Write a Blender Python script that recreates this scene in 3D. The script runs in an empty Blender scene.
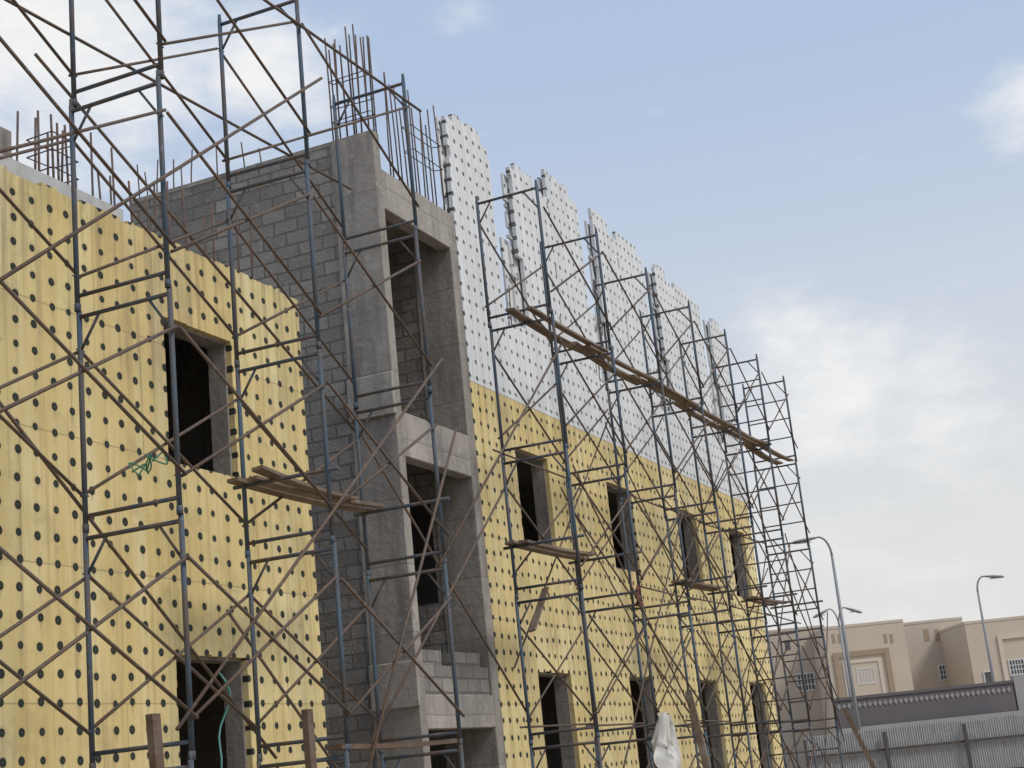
import bpy, bmesh, math, random
from mathutils import Vector, Matrix, noise as mnoise
random.seed(7)
sc = bpy.context.scene; col = sc.collection
PI = math.pi
# ------------------------------------------------------------------ camera model
F = 1500.0; EYE = 1.6
PS = math.radians(22.8); PT = math.atan(390/1500); RO = math.atan(0.1035)
cP, sP, cT, sT = math.cos(PS), math.sin(PS), math.cos(PT), math.sin(PT)
fwd = Vector((-sP*cT, cP*cT, sT)); right0 = Vector((cP, sP, 0)); up0 = Vector((sP*sT, -cP*sT, cT))
rr = right0*math.cos(RO) - up0*math.sin(RO); uu = right0*math.sin(RO) + up0*math.cos(RO)
cam = bpy.data.cameras.new('camera'); co = bpy.data.objects.new('camera', cam); col.objects.link(co)
M = Matrix((( rr.x, uu.x, -fwd.x, 0), (rr.y, uu.y, -fwd.y, 0), (rr.z, uu.z, -fwd.z, EYE), (0, 0, 0, 1)))
co.matrix_world = M
cam.sensor_width = 36; cam.lens = F/1024*36; cam.clip_end = 3000; cam.clip_start = 0.1
sc.camera = co
def ray(px, py):
    return (fwd*F + rr*(px-512) + uu*(384-py)).normalized()
def hp(px, py, h):            # (sideways, height) at distance h along the heading
    d = ray(px, py); a = d.x*cP + d.y*sP; hh = -d.x*sP + d.y*cP
    return a/hh*h, EYE + d.z/hh*h
# ------------------------------------------------------------------ node helpers
def newmat(name, rough=0.8, metal=0.0):
    m = bpy.data.materials.new(name); m.use_nodes = True
    b = m.node_tree.nodes['Principled BSDF']
    b.inputs['Roughness'].default_value = rough; b.inputs['Metallic'].default_value = metal
    return m, m.node_tree, b
def setin(nt, sock, v):
    if hasattr(v, 'is_linked') or hasattr(v, 'links'): nt.links.new(v, sock)
    else:
        if isinstance(v, (tuple, list)) and len(v) == 3 and sock.type == 'RGBA': v = (*v, 1)
        sock.default_value = v
def math_(nt, op, a, b=0.0, c=0.0, clamp=False):
    n = nt.nodes.new('ShaderNodeMath'); n.operation = op; n.use_clamp = clamp
    setin(nt, n.inputs[0], a); setin(nt, n.inputs[1], b); setin(nt, n.inputs[2], c)
    return n.outputs[0]
def mixc(nt, f, a, b, mode='MIX'):
    n = nt.nodes.new('ShaderNodeMix'); n.data_type = 'RGBA'; n.blend_type = mode
    setin(nt, n.inputs[0], f); setin(nt, n.inputs[6], a); setin(nt, n.inputs[7], b)
    return n.outputs[2]
def noise_(nt, vec, scale=5, detail=4, rough=0.55):
    n = nt.nodes.new('ShaderNodeTexNoise'); n.inputs['Scale'].default_value = scale
    n.inputs['Detail'].default_value = detail; n.inputs['Roughness'].default_value = rough
    if vec is not None: nt.links.new(vec, n.inputs['Vector'])
    return n.outputs[0]
def mapr(nt, v, a, b, c=0.0, d=1.0, smooth=False):
    n = nt.nodes.new('ShaderNodeMapRange'); n.clamp = True
    if smooth: n.interpolation_type = 'SMOOTHSTEP'
    setin(nt, n.inputs[0], v)
    for i, x in enumerate((a, b, c, d)): setin(nt, n.inputs[i+1], x)
    return n.outputs[0]
def objcoord(nt, rand=False):
    t = nt.nodes.new('ShaderNodeTexCoord').outputs['Object']
    if rand:
        oi = nt.nodes.new('ShaderNodeObjectInfo')
        k = math_(nt, 'MULTIPLY', oi.outputs['Random'], 57.0)
        n = nt.nodes.new('ShaderNodeVectorMath'); n.operation = 'ADD'
        nt.links.new(t, n.inputs[0]); nt.links.new(k, n.inputs[1]); return n.outputs[0]
    return t
def scalev(nt, v, s):
    n = nt.nodes.new('ShaderNodeVectorMath'); n.operation = 'MULTIPLY'
    nt.links.new(v, n.inputs[0]); n.inputs[1].default_value = s; return n.outputs[0]
def sep(nt, v):
    n = nt.nodes.new('ShaderNodeSeparateXYZ'); nt.links.new(v, n.inputs[0]); return n.outputs
def comb(nt, x, y, z=0.0):
    n = nt.nodes.new('ShaderNodeCombineXYZ'); setin(nt, n.inputs[0], x); setin(nt, n.inputs[1], y); setin(nt, n.inputs[2], z)
    return n.outputs[0]
def bump(nt, b, h, strength=0.3, dist=0.02):
    n = nt.nodes.new('ShaderNodeBump'); n.inputs['Strength'].default_value = strength; n.inputs['Distance'].default_value = dist
    nt.links.new(h, n.inputs['Height']); nt.links.new(n.outputs[0], b.inputs['Normal'])
# ------------------------------------------------------------------ materials
def dotted(name, c1, c2, stain, dot, dirt, pale, amt=1.0, rad=0.15):
    m, nt, b = newmat(name, 0.85)
    o = objcoord(nt); s = sep(nt, o); y, z = s[1], s[2]
    SP = 0.25
    u = math_(nt, 'DIVIDE', y, SP); v = math_(nt, 'DIVIDE', z, SP)
    row = math_(nt, 'FLOOR', v)
    fu0 = math_(nt, 'FLOOR', u)
    wn = nt.nodes.new('ShaderNodeTexWhiteNoise'); wn.noise_dimensions = '2D'
    nt.links.new(comb(nt, fu0, row), wn.inputs['Vector'])
    wc = sep(nt, wn.outputs['Color'])
    fu = math_(nt, 'SUBTRACT', u, fu0); fv = math_(nt, 'SUBTRACT', v, row)
    du = math_(nt, 'SUBTRACT', fu, math_(nt, 'MULTIPLY_ADD', wc[0], 0.10, 0.45))
    dv = math_(nt, 'SUBTRACT', fv, math_(nt, 'MULTIPLY_ADD', wc[1], 0.10, 0.48))
    d = math_(nt, 'SQRT', math_(nt, 'ADD', math_(nt, 'MULTIPLY', du, du), math_(nt, 'MULTIPLY', dv, dv)))
    r = math_(nt, 'MULTIPLY_ADD', wc[2], 0.035, rad-.012)
    isdot = math_(nt, 'LESS_THAN', d, r)
    hole = math_(nt, 'LESS_THAN', d, 0.05)
    ring = mapr(nt, d, 0.17, 0.25, 0.25, 0.0, True)
    base = mixc(nt, mapr(nt, noise_(nt, o, 0.7, 5), 0.35, 0.7), c1, c2)
    # per board shade
    bw = nt.nodes.new('ShaderNodeTexWhiteNoise'); bw.noise_dimensions = '2D'
    bz = math_(nt, 'FLOOR', math_(nt, 'DIVIDE', math_(nt, 'SUBTRACT', z, 0.12), 1.25))
    byy = math_(nt, 'FLOOR', math_(nt, 'DIVIDE', math_(nt, 'ADD', y, math_(nt, 'MULTIPLY', bz, 0.7)), 2.5))
    nt.links.new(comb(nt, byy, bz), bw.inputs['Vector'])
    base = mixc(nt, math_(nt, 'MULTIPLY', bw.outputs['Value'], 0.5), base, stain)
    base = mixc(nt, mapr(nt, noise_(nt, scalev(nt, o, (1, 3, 0.6)), 0.9, 5, 0.6), 0.5, 0.72, 0, 0.55), base, pale)
    st = mapr(nt, noise_(nt, scalev(nt, o, (1, 7, 0.32)), 1.0, 6, 0.6), 0.46, 0.70, 0, 0.8*amt)
    base = mixc(nt, st, base, stain)
    top = mapr(nt, z, 5.6, 7.6, 0.0, 0.09)
    n2 = math_(nt, 'ADD', noise_(nt, scalev(nt, o, (1, 13, 0.38)), 1.0, 5, 0.65), top)
    st2 = mapr(nt, n2, 0.53, 0.72, 0, 0.7*amt)
    base = mixc(nt, st2, base, dirt)
    blot = mapr(nt, noise_(nt, o, 2.3, 7, 0.7), 0.52, 0.75, 0, 0.55*amt)
    base = mixc(nt, blot, base, dirt)
    speck = mapr(nt, noise_(nt, o, 11, 5, 0.7), 0.60, 0.74, 0, 0.45*amt)
    base = mixc(nt, speck, base, dirt)
    # drips under the discs
    drip = math_(nt, 'MULTIPLY', mapr(nt, math_(nt, 'ABSOLUTE', du), 0.02, 0.10, 1, 0), mapr(nt, dv, -0.55, -0.1, 0, 1))
    drip = math_(nt, 'MULTIPLY', drip, math_(nt, 'LESS_THAN', dv, 0.0))
    drip = math_(nt, 'MULTIPLY', drip, mapr(nt, wc[0], 0.35, 1.0, 0, 0.75*amt))
    base = mixc(nt, drip, base, dirt)
    # board joints
    fz = math_(nt, 'FRACT', math_(nt, 'DIVIDE', math_(nt, 'SUBTRACT', z, 0.12), 1.25))
    j1 = math_(nt, 'LESS_THAN', fz, 0.012)
    fy = math_(nt, 'FRACT', math_(nt, 'DIVIDE', math_(nt, 'ADD', y, math_(nt, 'MULTIPLY', bz, 0.7)), 2.5))
    j2 = math_(nt, 'LESS_THAN', fy, 0.005)
    j = math_(nt, 'MULTIPLY', math_(nt, 'MAXIMUM', j1, j2), 0.65)
    base = mixc(nt, j, base, dirt)
    base = mixc(nt, ring, base, dirt)
    base = mixc(nt, isdot, base, dot)
    base = mixc(nt, hole, base, tuple(x*2.2 for x in dot))
    nt.links.new(base, b.inputs['Base Color'])
    hgt = math_(nt, 'SUBTRACT', math_(nt, 'MULTIPLY', noise_(nt, o, 45, 3), 0.3), math_(nt, 'MULTIPLY', isdot, 0.8))
    bump(nt, b, hgt, 0.25, 0.006)
    return m
M_yel = dotted('yellow_foam', (0.75, 0.63, 0.33), (0.695, 0.56, 0.25), (0.59, 0.435, 0.165), (0.020, 0.024, 0.017), (0.34, 0.255, 0.13), (0.79, 0.71, 0.47), rad=.152)
M_whi = dotted('white_foam', (0.72, 0.73, 0.73), (0.67, 0.68, 0.69), (0.60, 0.61, 0.62), (0.085, 0.085, 0.08), (0.45, 0.45, 0.44), (0.76, 0.76, 0.76), 0.7, rad=.14)
def concrete(name, c1, c2, dark, lift=0.9, joint=True, sc_=1.0):
    m, nt, b = newmat(name, 0.9)
    o = objcoord(nt); s = sep(nt, o)
    base = mixc(nt, mapr(nt, noise_(nt, o, 1.4*sc_, 6, 0.6), 0.35, 0.68), c1, c2)
    base = mixc(nt, mapr(nt, noise_(nt, scalev(nt, o, (4, 4, 0.5)), 1.2, 5, 0.6), 0.45, 0.70, 0, 0.9), base, dark)
    base = mixc(nt, mapr(nt, noise_(nt, o, 4.5, 6, 0.7), 0.54, 0.68, 0, 0.6), base, tuple(min(1, x*1.3) for x in c1))
    base = mixc(nt, mapr(nt, noise_(nt, o, 7.5, 7, 0.75), 0.55, 0.68, 0, 0.55), base, dark)
    base = mixc(nt, mapr(nt, noise_(nt, o, 34, 3, 0.7), 0.60, 0.8, 0, 0.5), base, dark)
    if joint:
        zz = math_(nt, 'ADD', s[2], math_(nt, 'MULTIPLY', noise_(nt, o, 2, 2), 0.05))
        fz = math_(nt, 'FRACT', math_(nt, 'DIVIDE', zz, lift))
        base = mixc(nt, math_(nt, 'MULTIPLY', math_(nt, 'LESS_THAN', fz, 0.022), 0.6), base, dark)
        lw = nt.nodes.new('ShaderNodeTexWhiteNoise'); lw.noise_dimensions = '1D'
        nt.links.new(math_(nt, 'FLOOR', math_(nt, 'DIVIDE', zz, lift)), lw.inputs['W'])
        base = mixc(nt, math_(nt, 'MULTIPLY', lw.outputs['Value'], 0.35), base, dark)
    nt.links.new(base, b.inputs['Base Color'])
    bump(nt, b, noise_(nt, o, 9, 8, 0.7), 0.7, 0.03)
    return m
M_con = concrete('raw_concrete', (0.37, 0.337, 0.295), (0.29, 0.262, 0.232), (0.165, 0.149, 0.132))
M_con2 = concrete('smooth_concrete', (0.42, 0.385, 0.34), (0.34, 0.308, 0.27), (0.21, 0.19, 0.168), 1.25)
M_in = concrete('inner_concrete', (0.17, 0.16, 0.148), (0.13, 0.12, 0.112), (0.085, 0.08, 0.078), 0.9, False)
def blocks(name, axis):
    m, nt, b = newmat(name, 0.95)
    o = objcoord(nt); s = sep(nt, o)
    wob = math_(nt, 'MULTIPLY', noise_(nt, o, 6, 3), 0.03)
    v = comb(nt, math_(nt, 'ADD', s[0] if axis == 'x' else s[1], wob), math_(nt, 'ADD', s[2], wob))
    br = nt.nodes.new('ShaderNodeTexBrick'); nt.links.new(v, br.inputs['Vector'])
    br.inputs['Scale'].default_value = 1; br.inputs['Brick Width'].default_value = 0.4; br.inputs['Row Height'].default_value = 0.2
    br.inputs['Mortar Size'].default_value = 0.014; br.inputs['Bias'].default_value = -0.1
    br.inputs['Color1'].default_value = (0.195, 0.18, 0.162, 1); br.inputs['Color2'].default_value = (0.325, 0.302, 0.27, 1)
    br.inputs['Mortar'].default_value = (0.125, 0.115, 0.103, 1)
    c = mixc(nt, mapr(nt, noise_(nt, o, 1.3, 7, 0.7), 0.43, 0.70, 0, 0.75), br.outputs[0], (0.145, 0.133, 0.12))
    c = mixc(nt, mapr(nt, noise_(nt, o, 3.6, 7, 0.7), 0.57, 0.68, 0, 0.5), c, (0.36, 0.335, 0.30))
    c = mixc(nt, mapr(nt, noise_(nt, o, 45, 2), 0.55, 0.75, 0, 0.5), c, (0.13, 0.12, 0.11))
    nt.links.new(c, b.inputs['Base Color'])
    h = math_(nt, 'SUBTRACT', noise_(nt, o, 30, 4), math_(nt, 'MULTIPLY', br.outputs[1], 1.5))
    bump(nt, b, h, 0.7, 0.02)
    return m
M_cmu = blocks('concrete_blockwork', 'x'); M_cmuy = blocks('concrete_blockwork_front', 'y')
def steel(name, paint, rust, lo, hi, rough=0.75):
    m, nt, b = newmat(name, rough, 0.0)
    o = objcoord(nt, True)
    f = mapr(nt, noise_(nt, scalev(nt, o, (6, 6, 2.2)), 1.3, 7, 0.7), lo, hi)
    c = mixc(nt, f, paint, rust)
    c = mixc(nt, mapr(nt, noise_(nt, o, 22, 3), 0.6, 0.8, 0, 0.55), c, (0.30, 0.28, 0.26))
    nt.links.new(c, b.inputs['Base Color'])
    bump(nt, b, noise_(nt, o, 60, 3), 0.2, 0.004)
    return m
M_post = steel('scaffold_blue_steel', (0.052, 0.088, 0.128), (0.095, 0.066, 0.05), 0.44, 0.63)
M_bar = steel('scaffold_bar_steel', (0.045, 0.072, 0.105), (0.11, 0.075, 0.055), 0.40, 0.6)
M_brace = steel('brace_rusty_steel', (0.085, 0.065, 0.052), (0.13, 0.08, 0.052), 0.4, 0.62)
M_rebar = steel('rebar_steel', (0.075, 0.055, 0.05), (0.13, 0.075, 0.05), 0.4, 0.6, 0.8)
def wood(name, c1, c2, c3):
    m, nt, b = newmat(name, 0.85)
    o = objcoord(nt, True)
    g = noise_(nt, scalev(nt, o, (18, 0.7, 18)), 1.5, 6, 0.65)
    c = mixc(nt, mapr(nt, g, 0.35, 0.68), c1, c2)
    c = mixc(nt, mapr(nt, noise_(nt, o, 3, 5), 0.5, 0.75, 0, 0.8), c, c3)
    nt.links.new(c, b.inputs['Base Color']); bump(nt, b, g, 0.4, 0.01)
    return m
M_wood = wood('weathered_wood', (0.20, 0.14, 0.095), (0.115, 0.082, 0.06), (0.29, 0.25, 0.205))
M_wood2 = wood('dark_timber', (0.13, 0.078, 0.05), (0.08, 0.05, 0.034), (0.18, 0.14, 0.105))
def plain(name, c1, c2, rough=0.8, s=3.0, bs=0.15):
    m, nt, b = newmat(name, rough)
    o = objcoord(nt, True)
    c = mixc(nt, mapr(nt, noise_(nt, o, s, 6, 0.6), 0.35, 0.7), c1, c2)
    nt.links.new(c, b.inputs['Base Color']); bump(nt, b, noise_(nt, o, s*8, 4), bs, 0.01)
    return m
M_ground = plain('sandy_ground', (0.36, 0.30, 0.23), (0.29, 0.24, 0.18), 1.0, 0.4, 0.6)
M_beige = plain('beige_render', (0.56, 0.47, 0.375), (0.52, 0.435, 0.345), 0.9, 0.5)
M_beige2 = plain('tan_render', (0.47, 0.395, 0.32), (0.44, 0.37, 0.30), 0.9, 0.5)
M_beige3 = plain('grey_beige_render', (0.51, 0.435, 0.355), (0.475, 0.41, 0.335), 0.9, 0.5)
M_cream = plain('cream_trim', (0.62, 0.535, 0.43), (0.58, 0.50, 0.40), 0.85, 0.8)
M_brown = plain('brown_trim', (0.36, 0.265, 0.18), (0.33, 0.245, 0.165), 0.85, 0.8)
M_purple = plain('mauve_wall', (0.145, 0.128, 0.132), (0.12, 0.108, 0.113), 0.9, 0.8)
M_greyw = plain('grey_low_wall', (0.35, 0.33, 0.315), (0.30, 0.285, 0.275), 0.9, 0.8)
M_diam = plain('pale_diamond', (0.33, 0.30, 0.295), (0.28, 0.26, 0.255), 0.9, 1)
M_glass = plain('window_glass', (0.06, 0.065, 0.07), (0.09, 0.095, 0.10), 0.15, 1, 0.0)
M_wframe = plain('white_frame', (0.62, 0.62, 0.60), (0.55, 0.55, 0.54), 0.5, 1)
M_cloth = plain('white_cloth', (0.62, 0.60, 0.56), (0.48, 0.46, 0.42), 0.9, 4)
M_green = plain('green_rope', (0.05, 0.24, 0.14), (0.04, 0.18, 0.12), 0.7, 6)
M_teal = plain('teal_hose', (0.10, 0.28, 0.25), (0.07, 0.22, 0.2), 0.5, 6)
M_red = plain('red_rag', (0.20, 0.07, 0.055), (0.14, 0.055, 0.045), 0.9, 6)
M_bracket = plain('grey_bracket', (0.50, 0.50, 0.49), (0.38, 0.38, 0.38), 0.6, 6)
M_rail = plain('dark_rail', (0.06, 0.05, 0.045), (0.09, 0.075, 0.065), 0.7, 6)
M_sheet = steel('hoarding_sheet', (0.42, 0.425, 0.43), (0.34, 0.33, 0.32), 0.42, 0.7, 0.55)
M_lamp = plain('lamp_grey', (0.26, 0.265, 0.27), (0.21, 0.215, 0.22), 0.5, 2)
M_lens = plain('lamp_lens', (0.5, 0.5, 0.48), (0.45, 0.45, 0.43), 0.3, 2)
# ------------------------------------------------------------------ mesh helpers
class MB:
    def __init__(s): s.v = []; s.f = []
    def box(s, x0, x1, y0, y1, z0, z1):
        i = len(s.v)
        s.v += [(x0,y0,z0),(x1,y0,z0),(x1,y1,z0),(x0,y1,z0),(x0,y0,z1),(x1,y0,z1),(x1,y1,z1),(x0,y1,z1)]
        s.f += [tuple(i+k for k in q) for q in ((0,3,2,1),(4,5,6,7),(0,1,5,4),(1,2,6,5),(2,3,7,6),(3,0,4,7))]
        return s
    def tube(s, pts, r, n=8, r2=None):
        pts = [Vector(p) for p in pts]; i0 = len(s.v); m = len(pts); prev = None
        for k, p in enumerate(pts):
            t = (pts[min(k+1, m-1)] - pts[max(k-1, 0)]).normalized()
            if prev is None:
                a = t.orthogonal().normalized()
            else:
                a = (prev - t*prev.dot(t)).normalized()
            prev = a; c = t.cross(a)
            rad = r if r2 is None else r + (r2-r)*k/(m-1)
            for j in range(n):
                q = p + (a*math.cos(2*PI*j/n) + c*math.sin(2*PI*j/n))*rad
                s.v.append(tuple(q))
        for k in range(m-1):
            for j in range(n):
                s.f.append((i0+k*n+j, i0+k*n+(j+1)%n, i0+(k+1)*n+(j+1)%n, i0+(k+1)*n+j))
        s.f.append(tuple(i0+j for j in reversed(range(n)))); s.f.append(tuple(i0+(m-1)*n+j for j in range(n)))
        return s
    def plank(s, p, q, w, t, side=None, nseg=6, sag=0.0, twist=0.0):
        p, q = Vector(p), Vector(q); d = (q-p).normalized()
        up = Vector((0,0,1)) if abs(d.z) < 0.9 else Vector((1,0,0))
        sd = Vector(side).normalized() if side else d.cross(up).normalized()
        nn = sd.cross(d).normalized(); i0 = len(s.v)
        for k in range(nseg+1):
            e = k/nseg; c = p.lerp(q, e) - nn*sag*math.sin(PI*e); an = twist*(e-.5)
            s2 = sd*math.cos(an) + nn*math.sin(an); n2 = nn*math.cos(an) - sd*math.sin(an)
            for a, b in ((-1,-1),(1,-1),(1,1),(-1,1)): s.v.append(tuple(c + s2*a*w/2 + n2*b*t/2))
        for k in range(nseg):
            for j in range(4):
                s.f.append((i0+4*k+j, i0+4*k+(j+1)%4, i0+4*k+4+(j+1)%4, i0+4*k+4+j))
        s.f.append((i0+3,i0+2,i0+1,i0)); e = i0+4*nseg; s.f.append((e,e+1,e+2,e+3))
        return s
    def build(s, name, mat, parent=None, smooth=False, bevel=0.0, label=None):
        me = bpy.data.meshes.new(name); me.from_pydata(s.v, [], s.f)
        bm = bmesh.new(); bm.from_mesh(me); bmesh.ops.remove_doubles(bm, verts=bm.verts, dist=1e-5)
        if bevel:
            bmesh.ops.bevel(bm, geom=list(bm.edges), offset=bevel, segments=1, affect='EDGES')
        bmesh.ops.recalc_face_normals(bm, faces=bm.faces); bm.to_mesh(me); bm.free()
        me.materials.append(mat)
        if smooth:
            for p in me.polygons: p.use_smooth = len(p.vertices) == 4
        o = bpy.data.objects.new(name, me); col.objects.link(o)
        if parent is not None:
            o.parent = parent
        if label: o['label'] = label
        return o
def thing(name, label, cat, loc=(0,0,0), rz=0.0, group=None):
    o = bpy.data.objects.new(name, None); col.objects.link(o); o.location = loc; o.rotation_euler = (0,0,rz)
    o.empty_display_size = 0.3
    o['label'] = label; o['category'] = cat
    if group: o['group'] = group
    return o
def tag(o, label, cat, group=None):
    o['label'] = label; o['category'] = cat
    if group: o['group'] = group
    return o
def wpart(mb, name, mat, root, **k):          # mesh in world coordinates under an unrotated root
    o = mb.build(name, mat, root, **k); o.location = -Vector(root.location); return o
def copyobj(o, parent, loc):
    c = o.copy(); col.objects.link(c); c.parent = parent; c.location = loc; return c
def holewall(x0, x1, y0, y1, z0, z1, holes):   # slab in the YZ plane with rectangular openings
    ys = sorted({y0, y1, *[v for h in holes for v in h[:2]]}); zs = sorted({z0, z1, *[v for h in holes for v in h[2:]]})
    ys = [v for v in ys if y0 <= v <= y1]; zs = [v for v in zs if z0 <= v <= z1]
    mb = MB()
    ok = [[not any(h[0] < (ys[i]+ys[i+1])/2 < h[1] and h[2] < (zs[j]+zs[j+1])/2 < h[3] for h in holes) for j in range(len(zs)-1)] for i in range(len(ys)-1)]
    def solid(i, j):
        if i < 0 or j < 0 or i >= len(ys)-1 or j >= len(zs)-1: return False
        return ok[i][j]
    def quad(*p):
        i = len(mb.v); mb.v += p; mb.f.append((i,i+1,i+2,i+3))
    for i in range(len(ys)-1):
        for j in range(len(zs)-1):
            if not solid(i, j): continue
            a, b, c, d = ys[i], ys[i+1], zs[j], zs[j+1]
            quad((x1,a,c),(x1,b,c),(x1,b,d),(x1,a,d)); quad((x0,a,c),(x0,a,d),(x0,b,d),(x0,b,c))
            if not solid(i-1,j): quad((x0,a,c),(x1,a,c),(x1,a,d),(x0,a,d))
            if not solid(i+1,j): quad((x0,b,c),(x0,b,d),(x1,b,d),(x1,b,c))
            if not solid(i,j-1): quad((x0,a,c),(x0,b,c),(x1,b,c),(x1,a,c))
            if not solid(i,j+1): quad((x0,a,d),(x1,a,d),(x1,b,d),(x0,b,d))
    return mb
rng = random.Random(11)
def nibbles(h, n=6, dmax=.022):                # broken foam along the edges of an opening
    out = [h]
    for k in range(n):
        e = rng.randrange(4); L = rng.uniform(.05, .35); d = rng.uniform(.005, dmax)
        if e < 2:
            z = rng.uniform(h[2], h[3]-L)
            out.append((h[0]-d, h[0]+.01, z, z+L) if e == 0 else (h[1]-.01, h[1]+d, z, z+L))
        else:
            y = rng.uniform(h[0], h[1]-L)
            out.append((y, y+L, h[2]-d, h[2]+.01) if e == 2 else (y, y+L, h[3]-.01, h[3]+d))
    return out
def edge_nibbles(a, b, z0, z1, n=7, dmax=.06, top=True):
    out = []
    for k in range(n):
        L = rng.uniform(.06, .35); d = rng.uniform(.01, dmax); e = rng.randrange(3 if top else 2)
        z = rng.uniform(z0+.2, z1-L)
        if e == 0: out.append((a-.01, a+d, z, z+L))
        elif e == 1: out.append((b-d, b+.01, z, z+L))
        else:
            y = rng.uniform(a, max(a+.01, b-L)); out.append((y, min(y+L, b+.01), z1-d, z1+.01))
    return out
# ------------------------------------------------------------------ ground
g = MB(); N = 40
gx = [-900 + 1800*i/N for i in range(N+1)]
for y in gx:
    for x in gx: g.v.append((x, y+400, 0))
for j in range(N):
    for i in range(N): g.f.append((j*(N+1)+i, j*(N+1)+i+1, (j+1)*(N+1)+i+1, (j+1)*(N+1)+i))
go = g.build('ground', M_ground); go['kind'] = 'structure'
# ------------------------------------------------------------------ buildings
XF = -9.25                                     # facade plane
def opening_inset(h, d=0.03): return (h[0]+d, h[1]-d, h[2]+d, h[3]-d)
# ---- left block
LB = thing('building', 'unfinished yellow foam clad block nearest the camera, with a flat low roof', 'building', (-13, 9.5, 0))
lwin = [(8.45, 9.75, 5.11, 6.70), (8.45, 9.75, 0.75, 3.115), (12.64, 13.88, 5.11, 6.70), (12.6, 13.86, 0.75, 3.115)]
lh = [q for h in lwin for q in nibbles(h)] + edge_nibbles(2.5, 15.41, 0.0, 7.62, 5) + \
     [(y, y+rng.uniform(.1,.5), 7.62-rng.uniform(.01,.05), 7.64) for y in (9.1, 10.3, 11.0, 12.2, 13.1, 14.4, 15.0)]
wpart(holewall(XF-0.07, XF, 2.5, 15.41, 0.0, 7.62, lh), 'insulated_wall', M_yel, LB)
wpart(holewall(XF-0.30, XF-0.072, 2.52, 15.38, 0.0, 7.50, [opening_inset(h) for h in lwin]), 'concrete_wall', M_con, LB)
wpart(MB().box(-17.5, -9.56, 2.6, 15.36, 7.3, 7.5), 'roof_slab', M_con2, LB)
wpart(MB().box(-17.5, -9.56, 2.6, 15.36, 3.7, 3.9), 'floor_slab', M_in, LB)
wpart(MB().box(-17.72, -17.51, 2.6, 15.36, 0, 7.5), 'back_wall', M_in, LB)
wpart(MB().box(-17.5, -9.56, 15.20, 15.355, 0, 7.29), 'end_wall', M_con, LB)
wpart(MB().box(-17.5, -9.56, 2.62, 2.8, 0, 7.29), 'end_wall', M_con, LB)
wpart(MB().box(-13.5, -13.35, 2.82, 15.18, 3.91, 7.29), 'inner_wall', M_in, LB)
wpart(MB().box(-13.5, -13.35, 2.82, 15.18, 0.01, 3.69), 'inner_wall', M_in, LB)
wpart(MB().plank((-9.48, 2.7, 7.66), (-9.46, 9.6, 7.67), 0.2, 0.16), 'roof_edge_board', M_bracket, LB)
wpart(MB().plank((-9.46, 9.62, 7.70), (-9.5, 12.2, 7.72), 0.22, 0.19), 'roof_edge_board', M_bracket, LB)
wpart(MB().plank((-9.52, 12.25, 7.64), (-9.5, 14.6, 7.66), 0.2, 0.10), 'roof_edge_board', M_bracket, LB)
def rebars(root, spots, zb, zt, jit=0.25, r=0.011, lean=.05):
    for (x, y) in spots:
        h = zt + random.uniform(-jit, jit*0.4)
        dx, dy = random.uniform(-lean,lean), random.uniform(-lean,lean)
        wpart(MB().tube([(x,y,zb),(x+dx*.3,y+dy*.3,zb+(h-zb)*.5),(x+dx,y+dy,h)], r, 6), 'rebar', M_rebar, root, smooth=True)
def stirrup(root, x0, x1, y0, y1, z):
    wpart(MB().tube([(x0,y0,z),(x1,y0,z+.01),(x1,y1,z),(x0,y1,z+.02),(x0,y0,z)], 0.008, 6), 'rebar_tie', M_rebar, root)
rebars(LB, [(-9.75, 11.55), (-9.78, 11.66), (-9.74, 11.77), (-9.72, 11.88), (-9.9, 11.5), (-9.92, 11.85), (-10.05, 11.6), (-10.05, 11.8)], 7.4, 8.9, 0.2, .013)
stirrup(LB, -10.06, -9.72, 11.5, 11.9, 8.15); stirrup(LB, -10.06, -9.72, 11.5, 11.9, 8.35); stirrup(LB, -10.06, -9.72, 11.5, 11.9, 8.55)
rebars(LB, [(-9.85, 12.45), (-9.8, 12.6), (-10.2, 13.05), (-9.85, 13.3), (-9.8, 13.9), (-10.3, 14.3), (-9.9, 14.6), (-9.85, 11.1), (-9.75, 14.9), (-9.75, 14.2),
            (-9.8, 12.9), (-9.85, 13.6), (-9.78, 12.2), (-9.9, 13.45), (-9.7, 15.1)], 7.4, 8.75, 0.35, .012)
# ---- stair tower
ST = thing('building', 'raw grey concrete stair tower with stacked open landings between the two clad blocks', 'building', (-11, 19, 0))
wpart(MB().box(-9.96, XF, 17.80, 17.99, 0, 10.80), 'column', M_con, ST, bevel=0.012)
wpart(MB().box(-9.955, XF+.02, 17.74, 17.81, 6.55, 7.15), 'column_collar', M_con2, ST, bevel=0.012)
wpart(MB().box(-9.955, XF+.015, 17.76, 17.81, 2.6, 3.2), 'column_collar', M_con2, ST, bevel=0.012)
wpart(MB().box(-13.56, -9.962, 17.82, 18.02, 0, 10.72), 'block_wall', M_cmu, ST)
wpart(MB().box(-13.56, -9.962, 17.81, 18.03, 10.722, 10.80), 'wall_coping', M_con, ST, bevel=0.01)
for z0, z1 in ((9.63, 10.25), (5.98, 6.62), (2.30, 2.75)):
    wpart(MB().box(XF-0.22, XF, 17.992, 20.10, z0, z1), 'edge_beam', M_con2, ST, bevel=0.012)
    wpart(MB().box(-13.3, XF-0.222, 18.03, 20.10, z1-0.22, z1-0.01), 'landing_slab', M_con, ST)
wpart(MB().box(-9.92, XF, 20.105, 20.34, 0, 10.25), 'column', M_con, ST, bevel=0.012)
bwl = holewall(20.12, 20.32, -13.3, -9.922, 0, 10.2, [(-12.6, -10.0, 4.2, 5.76), (-12.6, -10.1, 0.05, 2.2)])
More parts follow.
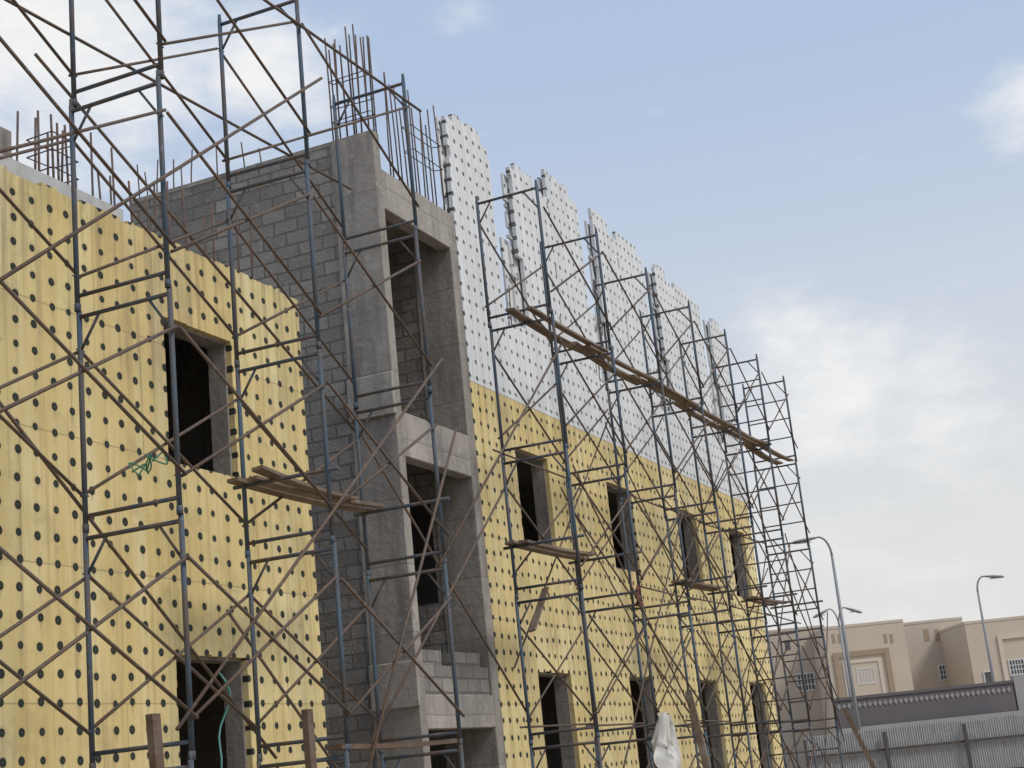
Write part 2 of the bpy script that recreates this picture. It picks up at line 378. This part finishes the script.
bwl.v = [(y, x, z) for x, y, z in bwl.v]
wpart(bwl, 'block_wall', M_cmu, ST)
wpart(MB().box(-13.55, -13.31, 18.03, 20.32, 0, 10.2), 'back_wall', M_cmuy, ST)
wpart(MB().box(XF-0.24, XF-0.04, 18.0, 20.09, 2.752, 3.15), 'landing_parapet', M_cmuy, ST)
wpart(MB().box(XF-0.24, XF-0.04, 18.0, 18.62, 3.152, 3.35), 'landing_parapet', M_cmuy, ST)
wpart(MB().box(XF-0.24, XF-0.04, 19.05, 19.85, 3.152, 3.35), 'landing_parapet', M_cmuy, ST)
rebars(ST, [(-9.92+.06*i, 17.84+.1*(i%2)) for i in range(12)] + [(-9.93, 17.97), (-9.3, 17.95), (-9.6, 17.97)], 10.6, 12.5, 0.25, 0.012, .025)
for z in (11.1, 11.35, 11.75): stirrup(ST, -9.93, -9.28, 17.83, 17.97, z)
rebars(ST, [(-9.32-.12*(i%2), 18.5+.14*i) for i in range(13)], 10.1, 12.05, 0.35, 0.012, .03)
stirrup(ST, -9.46, -9.30, 19.2, 20.2, 11.0); stirrup(ST, -9.46, -9.30, 19.2, 20.2, 11.4)
rebars(ST, [(-13.45+.16*i, 17.9) for i in range(7)] + [(-12.0, 17.9), (-11.5, 17.9), (-11.2, 17.9)], 10.6, 11.3, 0.25)
# ---- right block
RB = thing('building', 'long unfinished block in yellow foam below white foam, running away behind the plank walkway', 'building', (-13, 28.3, 0))
ycent = [22.52, 26.70, 30.88, 34.80]
rwin = [(y-.68, y+.68, 5.10, 6.72) for y in ycent] + [(y-.68, y+.68, 0.75, 3.12) for y in ycent]
wpart(holewall(XF-0.07, XF, 20.345, 36.2, 0, 7.53, [q for h in rwin for q in nibbles(h, 6)]), 'insulated_wall', M_yel, RB)
wpart(holewall(XF-0.30, XF-0.072, 20.36, 36.18, 0, 7.5, [opening_inset(h) for h in rwin]), 'concrete_wall', M_con, RB)
wpart(MB().box(-17.5, -9.56, 20.37, 36.1, 7.3, 7.5), 'roof_slab', M_con2, RB)
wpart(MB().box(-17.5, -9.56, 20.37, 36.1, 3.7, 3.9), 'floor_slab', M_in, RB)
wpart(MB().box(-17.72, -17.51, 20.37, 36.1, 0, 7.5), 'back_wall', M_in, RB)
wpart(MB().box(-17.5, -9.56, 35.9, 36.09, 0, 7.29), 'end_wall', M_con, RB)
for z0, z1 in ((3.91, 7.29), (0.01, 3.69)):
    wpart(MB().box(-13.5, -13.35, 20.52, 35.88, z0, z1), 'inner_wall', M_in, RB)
gaps = [(22.02, 22.85), (26.22, 27.0), (30.05, 30.85), (34.2, 35.0)]
segs = [(20.35, 22.0, 12.18), (22.87, 24.6, 12.12), (24.604, 26.2, 12.52), (27.02, 28.4, 12.5), (28.404, 30.03, 12.42), (30.87, 32.3, 12.45), (32.304, 34.18, 12.3), (35.02, 36.2, 12.15)]
for a, b, zt in segs:
    nb = edge_nibbles(a, b, 8.9, zt, 9, .09)
    w_ = rng.uniform(.25, .7); nb.append((b-w_, b+.01, zt-rng.uniform(.10,.30), zt+.01))
    if rng.random() < .5: nb.append((a-.01, a+rng.uniform(.1,.3), zt-rng.uniform(.08,.2), zt+.01))
    first = any(abs(a-gg[1]) < .05 for gg in gaps)
    if first: nb.append((a-.01, a+.2, rng.uniform(8.95, 9.2), rng.uniform(9.9, 10.7)))
    wpart(holewall(XF-0.065, XF+.004, a, b, 7.535, zt, nb), 'upper_panel', M_whi, RB)
    e = -.05 if first or a < 20.4 else 0.0
    zi = zt-random.uniform(.03,.28)
    wpart(holewall(XF-0.155, XF-0.11, a+e, b-.1, 7.51, zi, edge_nibbles(a+e, b-.1, 8.9, zi, 9, .12)), 'inner_panel', M_whi, RB)
    for k in range(5):
        z = 8.2 + k*.85
        wpart(MB().box(XF-.108, XF-.067, a+.09, a+.12, z, z+.12), 'spacer_bracket', M_bracket, RB)
for i, (a, b) in enumerate(gaps):
    zt = (8.95, 8.8, 8.9, 8.85)[i]
    wpart(holewall(XF-0.065, XF+.002, a-.015, b+.015, 7.535, zt, [(a+.1, a+.4, zt-.07, zt+.01)]), 'sill_panel', M_whi, RB)
    # leftover strip of the inner sheet standing in the gap
    wpart(MB().box(XF-0.205, XF-.16, b-.26-.1*(i%2), b+.03, 7.52, 10.6-.35*(i%3)), 'inner_panel', M_whi, RB, bevel=0.004)
    for k in range(4):
        z = 9.2+.7*k+.1*(i%2); wpart(MB().box(XF-.11, XF-.07, b-.16, b+.06, z, z+.05), 'spacer_bracket', M_bracket, RB)
    rebars(RB, [(XF-.09, a+.2), (XF-.09, b-.45)], 7.4, zt+.75, 0.4, 0.011)
# ------------------------------------------------------------------ scaffolds
FW = 0.96; LH = 1.95; XI = -8.2; BAY = 2.4
def frame_meshes():
    fb = MB()
    fb.tube([(0,0,1.90),(FW,0,1.90)], 0.020, 8)
    fb.tube([(0.0,0,1.58),(0.22,0,1.90)], 0.013, 6); fb.tube([(FW,0,1.58),(FW-.22,0,1.90)], 0.013, 6)
    p = MB().tube([(0,0,0.0),(0,0,1.955)], 0.0235, 10); p.tube([(0,0,1.93),(0,0,2.02)], 0.018, 8); p.tube([(0,0,0),(0,0,0.07)], 0.028, 10)
    for z in (0.32, 1.60): p.tube([(-.0,-.05,z),(0,.05,z)], 0.008, 6)
    rg = MB().tube([(0,0,0.14),(FW,0,0.14)], 0.019, 8)
    tr = MB().tube([(-.12,0,0.72),(FW+.12,0,0.72)], 0.021, 8)
    mr = MB().tube([(0,0,0.0),(FW,0,0.0)], 0.015, 8)
    return fb, p, rg, tr, mr
protos = {}
def scaffold(label, ys, lifts, trans, ladder=()):
    root = thing('scaffold', label, 'scaffold', (XI, ys[0], 0))
    for k, y in enumerate(ys):
        for l in range(lifts[k]):
            jx, jy = random.uniform(-.012,.012), random.uniform(-.015,.015)
            loc = (jx, y-ys[0]+jy, l*LH + 0.02)
            if 'f' not in protos:
                fb, p, rg, tr, mr = frame_meshes()
                protos['f'] = fb.build('frame', M_bar, root, smooth=True); f = protos['f']
                f.location = loc
                protos['p'] = p.build('post', M_post, f, smooth=True)
                q = copyobj(protos['p'], f, (FW,0,0))
                protos['r'] = rg.build('lower_rung', M_bar, f, smooth=True)
                t = tr.build('transom', M_bar, f, smooth=True); protos['t'] = t.data
                bpy.data.objects.remove(t)
                t = mr.build('middle_rung', M_bar, f, smooth=True); protos['m'] = t.data
                bpy.data.objects.remove(t)
            else:
                f = copyobj(protos['f'], root, loc)
                copyobj(protos['p'], f, (0,0,0)); copyobj(protos['p'], f, (FW,0,0)); copyobj(protos['r'], f, (0,0,0))
            f.rotation_euler = (random.uniform(-.003,.003), random.uniform(-.003,.003), random.uniform(-.02,.02))
            if (k, l) in trans:
                t = bpy.data.objects.new('transom', protos['t']); col.objects.link(t); t.parent = f
            if k in ladder:
                for z in (.58, 1.02, 1.46):
                    t = bpy.data.objects.new('middle_rung', protos['m']); col.objects.link(t); t.parent = f; t.location = (0,0,z)
        for x in (0, FW):
            if 'j' not in protos:
                j = MB().box(-.075,.075,-.075,.075,0.001,.012); j.tube([(0,0,.01),(0,0,.16)], .017, 8)
                protos['j'] = j.build('base_jack', M_brace, root); protos['j'].location = (x, y-ys[0], 0)
            else: copyobj(protos['j'], root, (x, y-ys[0], 0))
    for k in range(len(ys)-1):
        for l in range(min(lifts[k], lifts[k+1])):
            for side, x in ((0, -.035), (1, FW+.035)):
                loc = (x, ys[k]-ys[0], l*LH+.02)
                if 'b' not in protos:
                    b = MB()
                    b.tube([(0,0,.32),(0,BAY,1.60)], .0155, 6); b.tube([(.029,0,1.60),(.029,BAY,.32)], .0155, 6)
                    b.tube([(-.02,BAY/2,.96),(.048,BAY/2,.96)], .012, 6)
                    protos['b'] = b.build('cross_brace', M_brace, root, smooth=True); protos['b'].location = loc; bo = protos['b']
                else: bo = copyobj(protos['b'], root, loc)
                bo.rotation_euler = (random.uniform(-.012,.012), 0, random.uniform(-.006,.006))
    return root
YL = [7.6, 10.0, 12.4, 14.8]
YR = [18.9 + 2.4*i for i in range(7)]
SL = scaffold('tall rusty blue tube scaffold in front of the yellow block nearest the camera', YL, [5,5,5,5], {(2,2),(3,2)})
SR = scaffold('long rusty blue tube scaffold with a high plank walkway before the far block', YR, [5]*7,
              {(0,2),(1,2),(3,2),(4,2),(5,2),(6,2)}, ladder=(5, 6))
def long_tube(root, p, q, r=.016):
    o = MB().tube([p, q], r, 8).build('ledger_tube', M_brace, root, smooth=True); o.location = -Vector(root.location); return o
# long loose tubes tied along the near scaffold
for p, q in (((-7.18, 7.2, 9.25), (-7.17, 15.1, 9.45)), ((-8.27, 7.3, 8.5), (-8.26, 15.2, 8.75)), ((-7.17, 7.4, 5.0), (-7.15, 12.7, 8.9)),
             ((-8.28, 9.6, 8.2), (-8.3, 15.0, 5.6)), ((-7.15, 12.2, 1.2), (-7.14, 15.2, 5.5)), ((-8.27, 12.1, 3.4), (-8.28, 15.1, 0.9)),
             ((-8.27, 7.4, 6.2), (-8.27, 12.8, 2.0)), ((-7.14, 9.7, 2.2), (-7.14, 15.0, 6.3)), ((-8.22, 14.6, 2.1), (-8.24, 19.1, 5.6)),
             ((-8.25, 14.6, 5.9), (-8.25, 19.1, 2.3)), ((-7.2, 14.6, 3.9), (-7.22, 19.1, 7.4))):
    long_tube(SL, p, q)
# ledgers and long diagonals along the far scaffold
for i in range(6):
    y0, y1 = YR[i]-.15, YR[i+1]+.15
    for x, z in ((-8.27, 2.2), (-7.17, 4.12), (-8.27, 6.05)):
        if (i*3+int(z)) % 5 == 4: continue
        long_tube(SR, (x, y0, z+random.uniform(-.05,.05)), (x, y1, z+random.uniform(-.08,.08)), .014)
for k, (y0, z0, y1, z1, x) in enumerate(((18.8, .9, 23.8, 5.6, -7.16), (21.2, 5.8, 26.2, 2.0, -8.28), (25.9, .6, 31.1, 5.7, -7.16), (30.8, 5.9, 33.5, 1.6, -7.16), (28.3, 1.0, 33.4, 5.8, -8.28),
             (23.6, 7.2, 28.6, 3.2, -8.28), (18.8, 5.6, 23.8, 1.4, -7.13), (23.6, 5.8, 28.7, 1.2, -7.13), (28.3, 6.4, 33.5, 2.4, -7.13), (18.8, 3.0, 23.9, 7.4, -8.3), (25.8, 4.2, 31.0, 7.7, -8.3), (30.7, .7, 33.5, 4.4, -7.1))):
    long_tube(SR, (x, y0, z0), (x, y1, z1), .013)
# ------------------------------------------------------------------ planks
ordw = ['first', 'second', 'third', 'fourth', 'fifth', 'sixth']
for i in range(6):
    for k, (off, nm) in enumerate(((0.60, 'inner'), (0.77, 'outer'))):
        z = 7.80 + 0.02 + 0.038*((i+k) % 2) + .012
        x = XI + off + random.uniform(-.05, .05)
        y0, y1 = YR[i]-.25-random.uniform(0,.4), YR[i+1]+.1+random.uniform(0,.3)
        if i == 0: y0 -= .3*(1-k)
        o = MB().plank((x, y0, z), (x+random.uniform(-.1,.1), y1, z+.004+random.uniform(0,.06)), (.15,.11)[k]+random.uniform(-.02,.02), .036, nseg=8, sag=random.uniform(.01,.07), twist=random.uniform(-.35,.35)).build('scaffold_plank', M_wood)
        tag(o, f'weathered {nm} plank of the high walkway, {ordw[i]} bay from the left of the right scaffold', 'plank', 'planks of the high walkway')
for bi, (i, where) in enumerate(((0, 'by the first window of the far block'), (3, 'halfway along the right scaffold'), (5, 'at the far end of the right scaffold'))):
    for k, nm in enumerate(('inner', 'outer')):
        x = XI + .04 + .17*k
        z = 3.92 + .72 + .045
        o = MB().plank((x, YR[i]-.12+random.uniform(-.15,.1), z), (x+random.uniform(-.03,.03), YR[i+1]+.08+random.uniform(-.15,.05), z+.01+.03*k), .14, .038, sag=.02, twist=random.uniform(-.25,.25)).build('scaffold_plank', M_wood)
        tag(o, f'{nm} weathered plank of the low working platform {where}', 'plank', 'planks of the low platforms')
for k, nm in enumerate(('inner', 'middle', 'outer')):
    x = XI + .0 + .16*k
    z = 4.675 + (.04 if k == 2 else 0)
    ya, yb = ((12.2, 14.90), (12.3, 14.86), (12.1, 14.1))[k]
    o = MB().plank((x+.04*(k==2), ya, z), (x+.02-.08*(k==2), yb, z+.03*(k==1)-.03*(k==2)), .125, .036, sag=.035, twist=random.uniform(-.3,.3)).build('scaffold_plank', M_wood)
    tag(o, f'{nm} brown plank on the left scaffold beside the upper window of the near block', 'plank', 'planks on the left scaffold')
# timber pieces
def timber(p, q, w, t, label, side=(0,1,0), mat=M_wood2):
    return tag(MB().plank(p, q, w, t, side=side).build('timber_board', mat), label, 'board')
timber((-6.9, 9.25, 0.0), (-6.98, 9.2, 2.30), .1, .06, 'dark upright timber board left of the lower near window')
timber((-6.9, 11.25, 0.0), (-6.9, 11.2, 2.32), .09, .06, 'dark upright timber board right of the lower near window')
timber((-6.6, 22.0, 0.0), (-7.15, 22.75, 2.6), .11, .04, 'thin plank leaning against the middle of the right scaffold', side=(1,0,0.3), mat=M_wood)
timber((-6.3, 33.6, 0.0), (-7.0, 33.2, 2.3), .10, .04, 'plank leaning on the far right end of the right scaffold', side=(1,.2,0.3), mat=M_wood)
timber((-8.15, 19.2, 3.5), (-8.05, 19.6, 4.1), .10, .04, 'short board tied upright beneath the first low platform of the right scaffold', side=(1,0,0.2), mat=M_wood)
o = MB().plank((-7.3, 12.3, 2.02), (-7.25, 14.6, 2.02), .14, .045, sag=.02).build('scaffold_plank', M_wood2)
tag(o, 'low dark plank across the bottom of the left scaffold', 'plank')
# rope, hose, cloth, rag
pts = []
for i in range(60):
    e = i/59; pts.append((-7.72+.32*e+.07*math.sin(e*17)+.03*math.sin(e*41), 10.02+.06*math.sin(e*23), 4.36+.08*e+.06*math.sin(e*29)))
tag(MB().tube(pts, .007, 6).build('rope', M_green, smooth=True), 'tangled green rope caught on the left scaffold below the near upper window', 'rope')
pts = [(XF+.05+.06*math.sin(i*.9), 13.25+.12*math.sin(i*.5), 2.95-.11*i) for i in range(28)]
tag(MB().tube(pts, .012, 6).build('hose', M_teal, smooth=True), 'thin teal hose hanging in the lower near window opening', 'hose')
def cloth(name, label, cat, c, w, h, mat, seed):
    mb = MB(); n, m = 40, 48
    for j in range(m+1):
        for i in range(n+1):
            s, t = i/n-.5, j/m
            wd = w*(.22+.78*t**.6)*(1+.12*math.sin(9*t+seed))
            nz = mnoise.noise(Vector((s*5+seed, t*4, seed))); nz2 = mnoise.noise(Vector((s*13+seed, t*9, seed+4)))
            f = .13*math.sin(s*19+seed+3.0*t+3*nz) + .06*math.sin(s*37+t*9+2*nz2) + .14*nz + .08*nz2
            mb.v.append((c[0]+f*w*(.3+t), c[1]+s*wd+.06*w*math.sin(t*7+seed)-.2*w*t+.05*nz2*w, c[2]-h*t-.25*w*abs(s)*t+.10*w*nz))
    for j in range(m):
        for i in range(n): a = j*(n+1)+i; mb.f.append((a,a+1,a+n+2,a+n+1))
    return tag(mb.build(name, mat, smooth=True), label, cat)
cloth('dust_sheet', 'crumpled off white dust sheet hung on the middle of the right scaffold', 'sheet', (-7.12, 21.3, 2.25), 1.15, 1.9, M_cloth, 1.0)
cloth('rag', 'small dull red rag hanging on the right scaffold below the second upper window', 'rag', (-7.2, 21.1, 4.15), .16, .32, M_red, 2.0)
# concrete blocks on the near roof
for k, nm in enumerate(('lowest', 'second lowest', 'second highest', 'topmost')):
    b = MB(); z = 7.502+.265*k; x0 = -10.05; y0 = 10.68+random.uniform(-.03,.03)
    b.box(x0-.2, x0, y0, y0+.05, z, z+.26); b.box(x0-.2, x0, y0+.55, y0+.6, z, z+.26)
    b.box(x0-.04, x0, y0+.05, y0+.55, z, z+.26); b.box(x0-.2, x0-.16, y0+.05, y0+.55, z, z+.26); b.box(x0-.16, x0-.04, y0+.28, y0+.32, z, z+.26)
    tag(b.build('concrete_block', M_con), f'{nm} grey hollow block of the pile on the near roof', 'block', 'block pile on the near roof')
# ------------------------------------------------------------------ far side: houses, walls, lamps (heading frame)
def W(a, h, z=0): return Vector((a*cP - h*sP, a*sP + h*cP, z))
class House:
    def __init__(s, label, xl, xr, yt, h, depth, mat, cope, name='house'):
        s.h = h; xm = (xl+xr)/2
        s.a0 = hp(xl, yt, h)[0]; s.a1 = hp(xr, yt, h)[0]; s.zt = hp(xm, yt, h)[1]; s.ac = (s.a0+s.a1)/2
        s.root = thing(name, label, 'house', W(s.ac, h), PS)
        w = (s.a1-s.a0)/2; s.w = w
        MB().box(-w, w, 0, depth, 0, s.zt-.16).build('wall', mat, s.root)
        e = .025
        cp = MB().box(-w-e, w+e, -e, .25, s.zt-.158, s.zt); cp.box(-w-e, w+e, depth-.25, depth+e, s.zt-.158, s.zt)
        cp.box(-w-e, -w+.25, .252, depth-.252, s.zt-.158, s.zt); cp.box(w-.25, w+e, .252, depth-.252, s.zt-.158, s.zt)
        cp.build('parapet', cope, s.root)
    def rect(s, x0, y0, x1, y1):
        a0, zt = hp(x0, (y0+y1)/2, s.h)[0], hp((x0+x1)/2, y0, s.h)[1]
        a1, zb = hp(x1, (y0+y1)/2, s.h)[0], hp((x0+x1)/2, y1, s.h)[1]
        return a0-s.ac, a1-s.ac, zb, zt
    def window(s, *r, grille=False):
        a0, a1, z0, z1 = s.rect(*r)
        t = .07
        f = MB().box(a0-t, a1+t, -.06, .02, z1, z1+t); f.box(a0-t, a1+t, -.06, .02, z0-t, z0)
        f.box(a0-t, a0, -.06, .02, z0, z1); f.box(a1, a1+t, -.06, .02, z0, z1)
        if grille:
            n = 5
            for i in range(1, n): x = a0+(a1-a0)*i/n; f.box(x-.025, x+.025, -.055, -.03, z0, z1)
            for i in range(1, 3): z = z0+(z1-z0)*i/3; f.box(a0, a1, -.028, -.015, z-.025, z+.025)
        f = f.build('window', M_wframe, s.root)
        MB().box(a0, a1, -.012, .01, z0, z1).build('pane', M_glass, f)
    def slot(s, *r, mat=M_glass):
        a0, a1, z0, z1 = s.rect(*r); MB().box(a0, a1, -.02, .02, z0, z1).build('slot_window', mat, s.root)
    def border(s, r, t, mat, name='wall_trim', out=.12, fill=None):
        a0, a1, z0, z1 = s.rect(*r)
        f = MB().box(a0, a1, -out, .01, z1-t, z1); f.box(a0, a0+t, -out, .01, z0, z1-t); f.box(a1-t, a1, -out, .01, z0, z1-t)
        f.build(name, mat, s.root)
        if fill: MB().box(a0+t, a1-t, -.04, .01, z0, z1-t).build('trim_panel', fill, s.root)
H0 = House('plain tan house wing behind the far end of the scaffold, left of the framed house', 762, 824, 628, 92, 12, M_beige2, M_beige2)
H0.window(798, 674, 814, 690, grille=True); H0.slot(785, 640, 790, 650)
H1 = House('beige house with a brown outlined wall panel behind the tall street lamp', 822, 903, 623, 88, 10, M_beige, M_beige)
H1.border((836, 650, 893, 704), .3, M_brown, out=.1); H1.border((845, 659, 884, 704), .18, M_cream, 'inner_trim', .08, M_beige)
H1.window(858, 669, 874, 683, grille=True)
for x in (832, 838, 884, 890): H1.slot(x, 634, x+3, 643, mat=M_brown)
H2 = House('narrow greyish beige house with three roof slots, between the framed house and the right lamp', 897, 962, 620, 96, 12, M_beige3, M_beige3)
for x in (924, 935, 946): H2.slot(x, 629, x+5, 641, mat=M_brown)
H2.window(940, 665, 954, 679, grille=True)
H3 = House('beige house at the right edge of the photo, behind the right lamp', 963, 1075, 616, 90, 12, M_beige, M_beige)
H3.border((1002, 632, 1060, 700), .25, M_cream, out=.1)
H3.window(1010, 660, 1024, 674, grille=True); H3.window(985, 672, 993, 684)
# mauve boundary wall
h = 52; a0, zt = hp(833, 697, h); a1, _ = hp(1012, 682, h); _, zt = hp(925, 689, h)
ac = (a0+a1)/2; w = (a1-a0)/2
bw = thing('boundary_wall', 'dark mauve boundary wall with a row of pale diamonds in front of the houses', 'wall', W(ac, h), PS)
MB().box(-w, w, 0, .25, 0, zt-.10).build('wall', M_purple, bw)
MB().box(-w-.03, w+.03, -.04, .29, zt-.098, zt).build('coping', M_purple, bw)
n = 34
for i in range(n):
    x = -w+.15+(2*w-.3)*i/(n-1); d = MB(); r = .07; z = zt-.30
    d.v += [(x-r,-.02,z),(x,-.02,z-r*1.5),(x+r,-.02,z),(x,-.02,z+r*1.5),(x-r,.01,z),(x,.01,z-r*1.5),(x+r,.01,z),(x,.01,z+r*1.5)]
    d.f += [(0,1,2,3),(7,6,5,4),(0,4,5,1),(1,5,6,2),(2,6,7,3),(3,7,4,0)]
    d.build('diamond_inset', M_diam, bw)
MB().box(w+.06, w+4, -.02, .3, 0, zt+.12).build('end_wall', M_greyw, bw)
MB().box(-w, w, -.6, -.11, 0, 2.02).build('base_wall', M_greyw, bw)
# metal hoarding
h = 40; a0 = hp(803, 735, h)[0]; a1 = hp(1120, 705, h)[0]; zt = hp(930, 724, h)[1]; ac = (a0+a1)/2; w = (a1-a0)/2
hd = thing('hoarding', 'grey corrugated metal site hoarding below the mauve wall', 'fence', W(ac, h), PS)
np_ = 12
for k in range(np_):
    s = MB(); x0 = -w+2*w*k/np_; x1 = -w+2*w*(k+1)/np_ - .004; m = 44; dz = random.uniform(-.03,.03)
    for i in range(m+1):
        x = x0+(x1-x0)*i/m; y = (.0, .03, .03, .0)[i % 4] + (k%2)*.006
        s.v += [(x, y, .03), (x, y, zt+dz)]
    for i in range(m): s.f.append((2*i, 2*i+2, 2*i+3, 2*i+1))
    s.build('metal_sheet', M_sheet, hd)
for z in (.5, 1.30): MB().box(-w, w, -.09, -.03, z-.03, z+.03).build('rail', M_rail, hd)
for k in range(5):
    x = -w+2*w*k/4; MB().box(x-.035, x+.035, -.16, -.092, 0, zt-.08).build('post', M_rail, hd)
# street lamps
def lamp(label, px, pytop, h, arms, reach, rise):
    a, z = hp(px, pytop, h)
    t = thing('street_lamp', label, 'street lamp', W(a, h), PS, 'street lamps')
    MB().tube([(0,0,.0),(0,0,.35)], .16, 12).build('base', M_lamp, t, smooth=True)
    MB().tube([(0,0,.3),(0,0,z*.5),(0,0,z-.4)], .08, 12, .042).build('pole', M_lamp, t, smooth=True)
    for s in arms:
        pts = [(s*reach*(1-math.cos(u*PI/2*.9)), 0, z-.4+(rise+.4)*math.sin(u*PI/2)) for u in [i/10 for i in range(11)]]
        MB().tube(pts, .04, 8, .03).build('arm', M_lamp, t, smooth=True)
        e = pts[-1]; hdm = MB()
        d = Vector((s*.95, 0, -.12 if len(arms) == 1 else -.4)).normalized()
        p = Vector(e)
        hdm.tube([p-d*.05, p+d*.12, p+d*.45, p+d*.75, p+d*.85], .05, 10)
        k = 10
        for ring, rad in enumerate((.6, 1.6, 2.6, 2.2, .7)):
            c = sum((Vector(hdm.v[ring*k+j]) for j in range(k)), Vector())/k
            for j in range(k):
                q = c+(Vector(hdm.v[ring*k+j])-c)*rad; hdm.v[ring*k+j] = (q.x, q.y, c.z+(q.z-c.z)*.5)
        ho = hdm.build('lamp_head', M_lamp, t, smooth=True)
        c = p+d*.45
        MB().box(c.x-.2, c.x+.2, -.07, .07, c.z-.085, c.z-.055).build('lens', M_lens, ho)
lamp('tall grey street lamp just right of the scaffold, its single arm bending left', 830, 543, 47, (-1,), .42, .22)
lamp('grey street lamp with two drooping arms in front of the framed house', 838, 618, 70, (-1, 1), .42, .45)
lamp('grey street lamp by the right edge of the photo, its single arm pointing right', 976, 582, 62, (1,), .4, .2)
# ------------------------------------------------------------------ light
sd = Vector((0.80, -0.14, 0.0)).normalized(); el = math.radians(48)
sun_dir = Vector((sd.x*math.cos(el), sd.y*math.cos(el), math.sin(el)))
L = bpy.data.lights.new('sun', 'SUN'); L.energy = 2.2; L.angle = math.radians(16); L.color = (1.0, 0.95, 0.87)
lo = bpy.data.objects.new('sun', L); col.objects.link(lo); lo.rotation_euler = sun_dir.to_track_quat('Z', 'Y').to_euler(); lo.location = (20, 10, 40)
wd = bpy.data.worlds.new('World'); sc.world = wd; wd.use_nodes = True; nt = wd.node_tree
bg = nt.nodes['Background']; ST_ = 0.12; bg.inputs[1].default_value = ST_
sky = nt.nodes.new('ShaderNodeTexSky'); sky.sky_type = 'NISHITA'; sky.sun_disc = False
sky.sun_elevation = el; sky.sun_rotation = math.atan2(sd.x, sd.y); sky.air_density = 1.0; sky.dust_density = 1.5
tc = nt.nodes.new('ShaderNodeTexCoord').outputs['Generated']
s = sep(nt, tc)
hz = mapr(nt, s[2], 0.0, 0.55, 0.97, 0.84)
hc = mixc(nt, mapr(nt, s[2], 0.08, 0.48, 0, 1, True), tuple(v/ST_ for v in (0.77, 0.77, 0.765)), tuple(v/ST_ for v in (0.48, 0.60, 0.80)))
c = mixc(nt, hz, sky.outputs[0], hc)
zc = math_(nt, 'ADD', math_(nt, 'MAXIMUM', s[2], 0.0), 0.12)
pv = comb(nt, math_(nt, 'DIVIDE', s[0], zc), math_(nt, 'DIVIDE', s[1], zc), s[2])
n1 = noise_(nt, scalev(nt, pv, (1, 1, 3)), 1.6, 9, 0.6)
n2 = noise_(nt, scalev(nt, tc, (1, 1, 2.4)), 9.0, 9, 0.62)
n3 = noise_(nt, scalev(nt, tc, (1, 1, 2.0)), 24.0, 8, 0.6)
nn = math_(nt, 'ADD', math_(nt, 'ADD', math_(nt, 'MULTIPLY', n1, 0.3), math_(nt, 'MULTIPLY', n2, 0.45)), math_(nt, 'MULTIPLY', n3, 0.25))
mask = None
for px, py, r, k in ((50, 50, 230, 1.0), (270, 70, 110, .9), (20, 170, 140, .9), (120, 140, 120, .8), (830, 385, 130, .85), (790, 360, 70, .72), (940, 415, 140, .68), (1030, 95, 60, .85), (470, 5, 55, .5), (900, 500, 220, .35)):
    d = ray(px, py)
    n = nt.nodes.new('ShaderNodeVectorMath'); n.operation = 'DISTANCE'; nt.links.new(tc, n.inputs[0]); n.inputs[1].default_value = tuple(d)
    q = mapr(nt, n.outputs['Value'], 0.0, r/1500*1.3, k, 0.0, True)
    mask = q if mask is None else math_(nt, 'MAXIMUM', mask, q)
cl = mapr(nt, math_(nt, 'ADD', nn, math_(nt, 'MULTIPLY', mask, 0.30)), 0.55, 0.88, 0, 1, True)
c = mixc(nt, math_(nt, 'MULTIPLY', cl, 0.95), c, tuple(v/ST_ for v in (0.93, 0.925, 0.91)))
nt.links.new(c, bg.inputs[0])
sc.view_settings.view_transform = 'Standard'; sc.view_settings.look = 'None'; sc.view_settings.exposure = 0
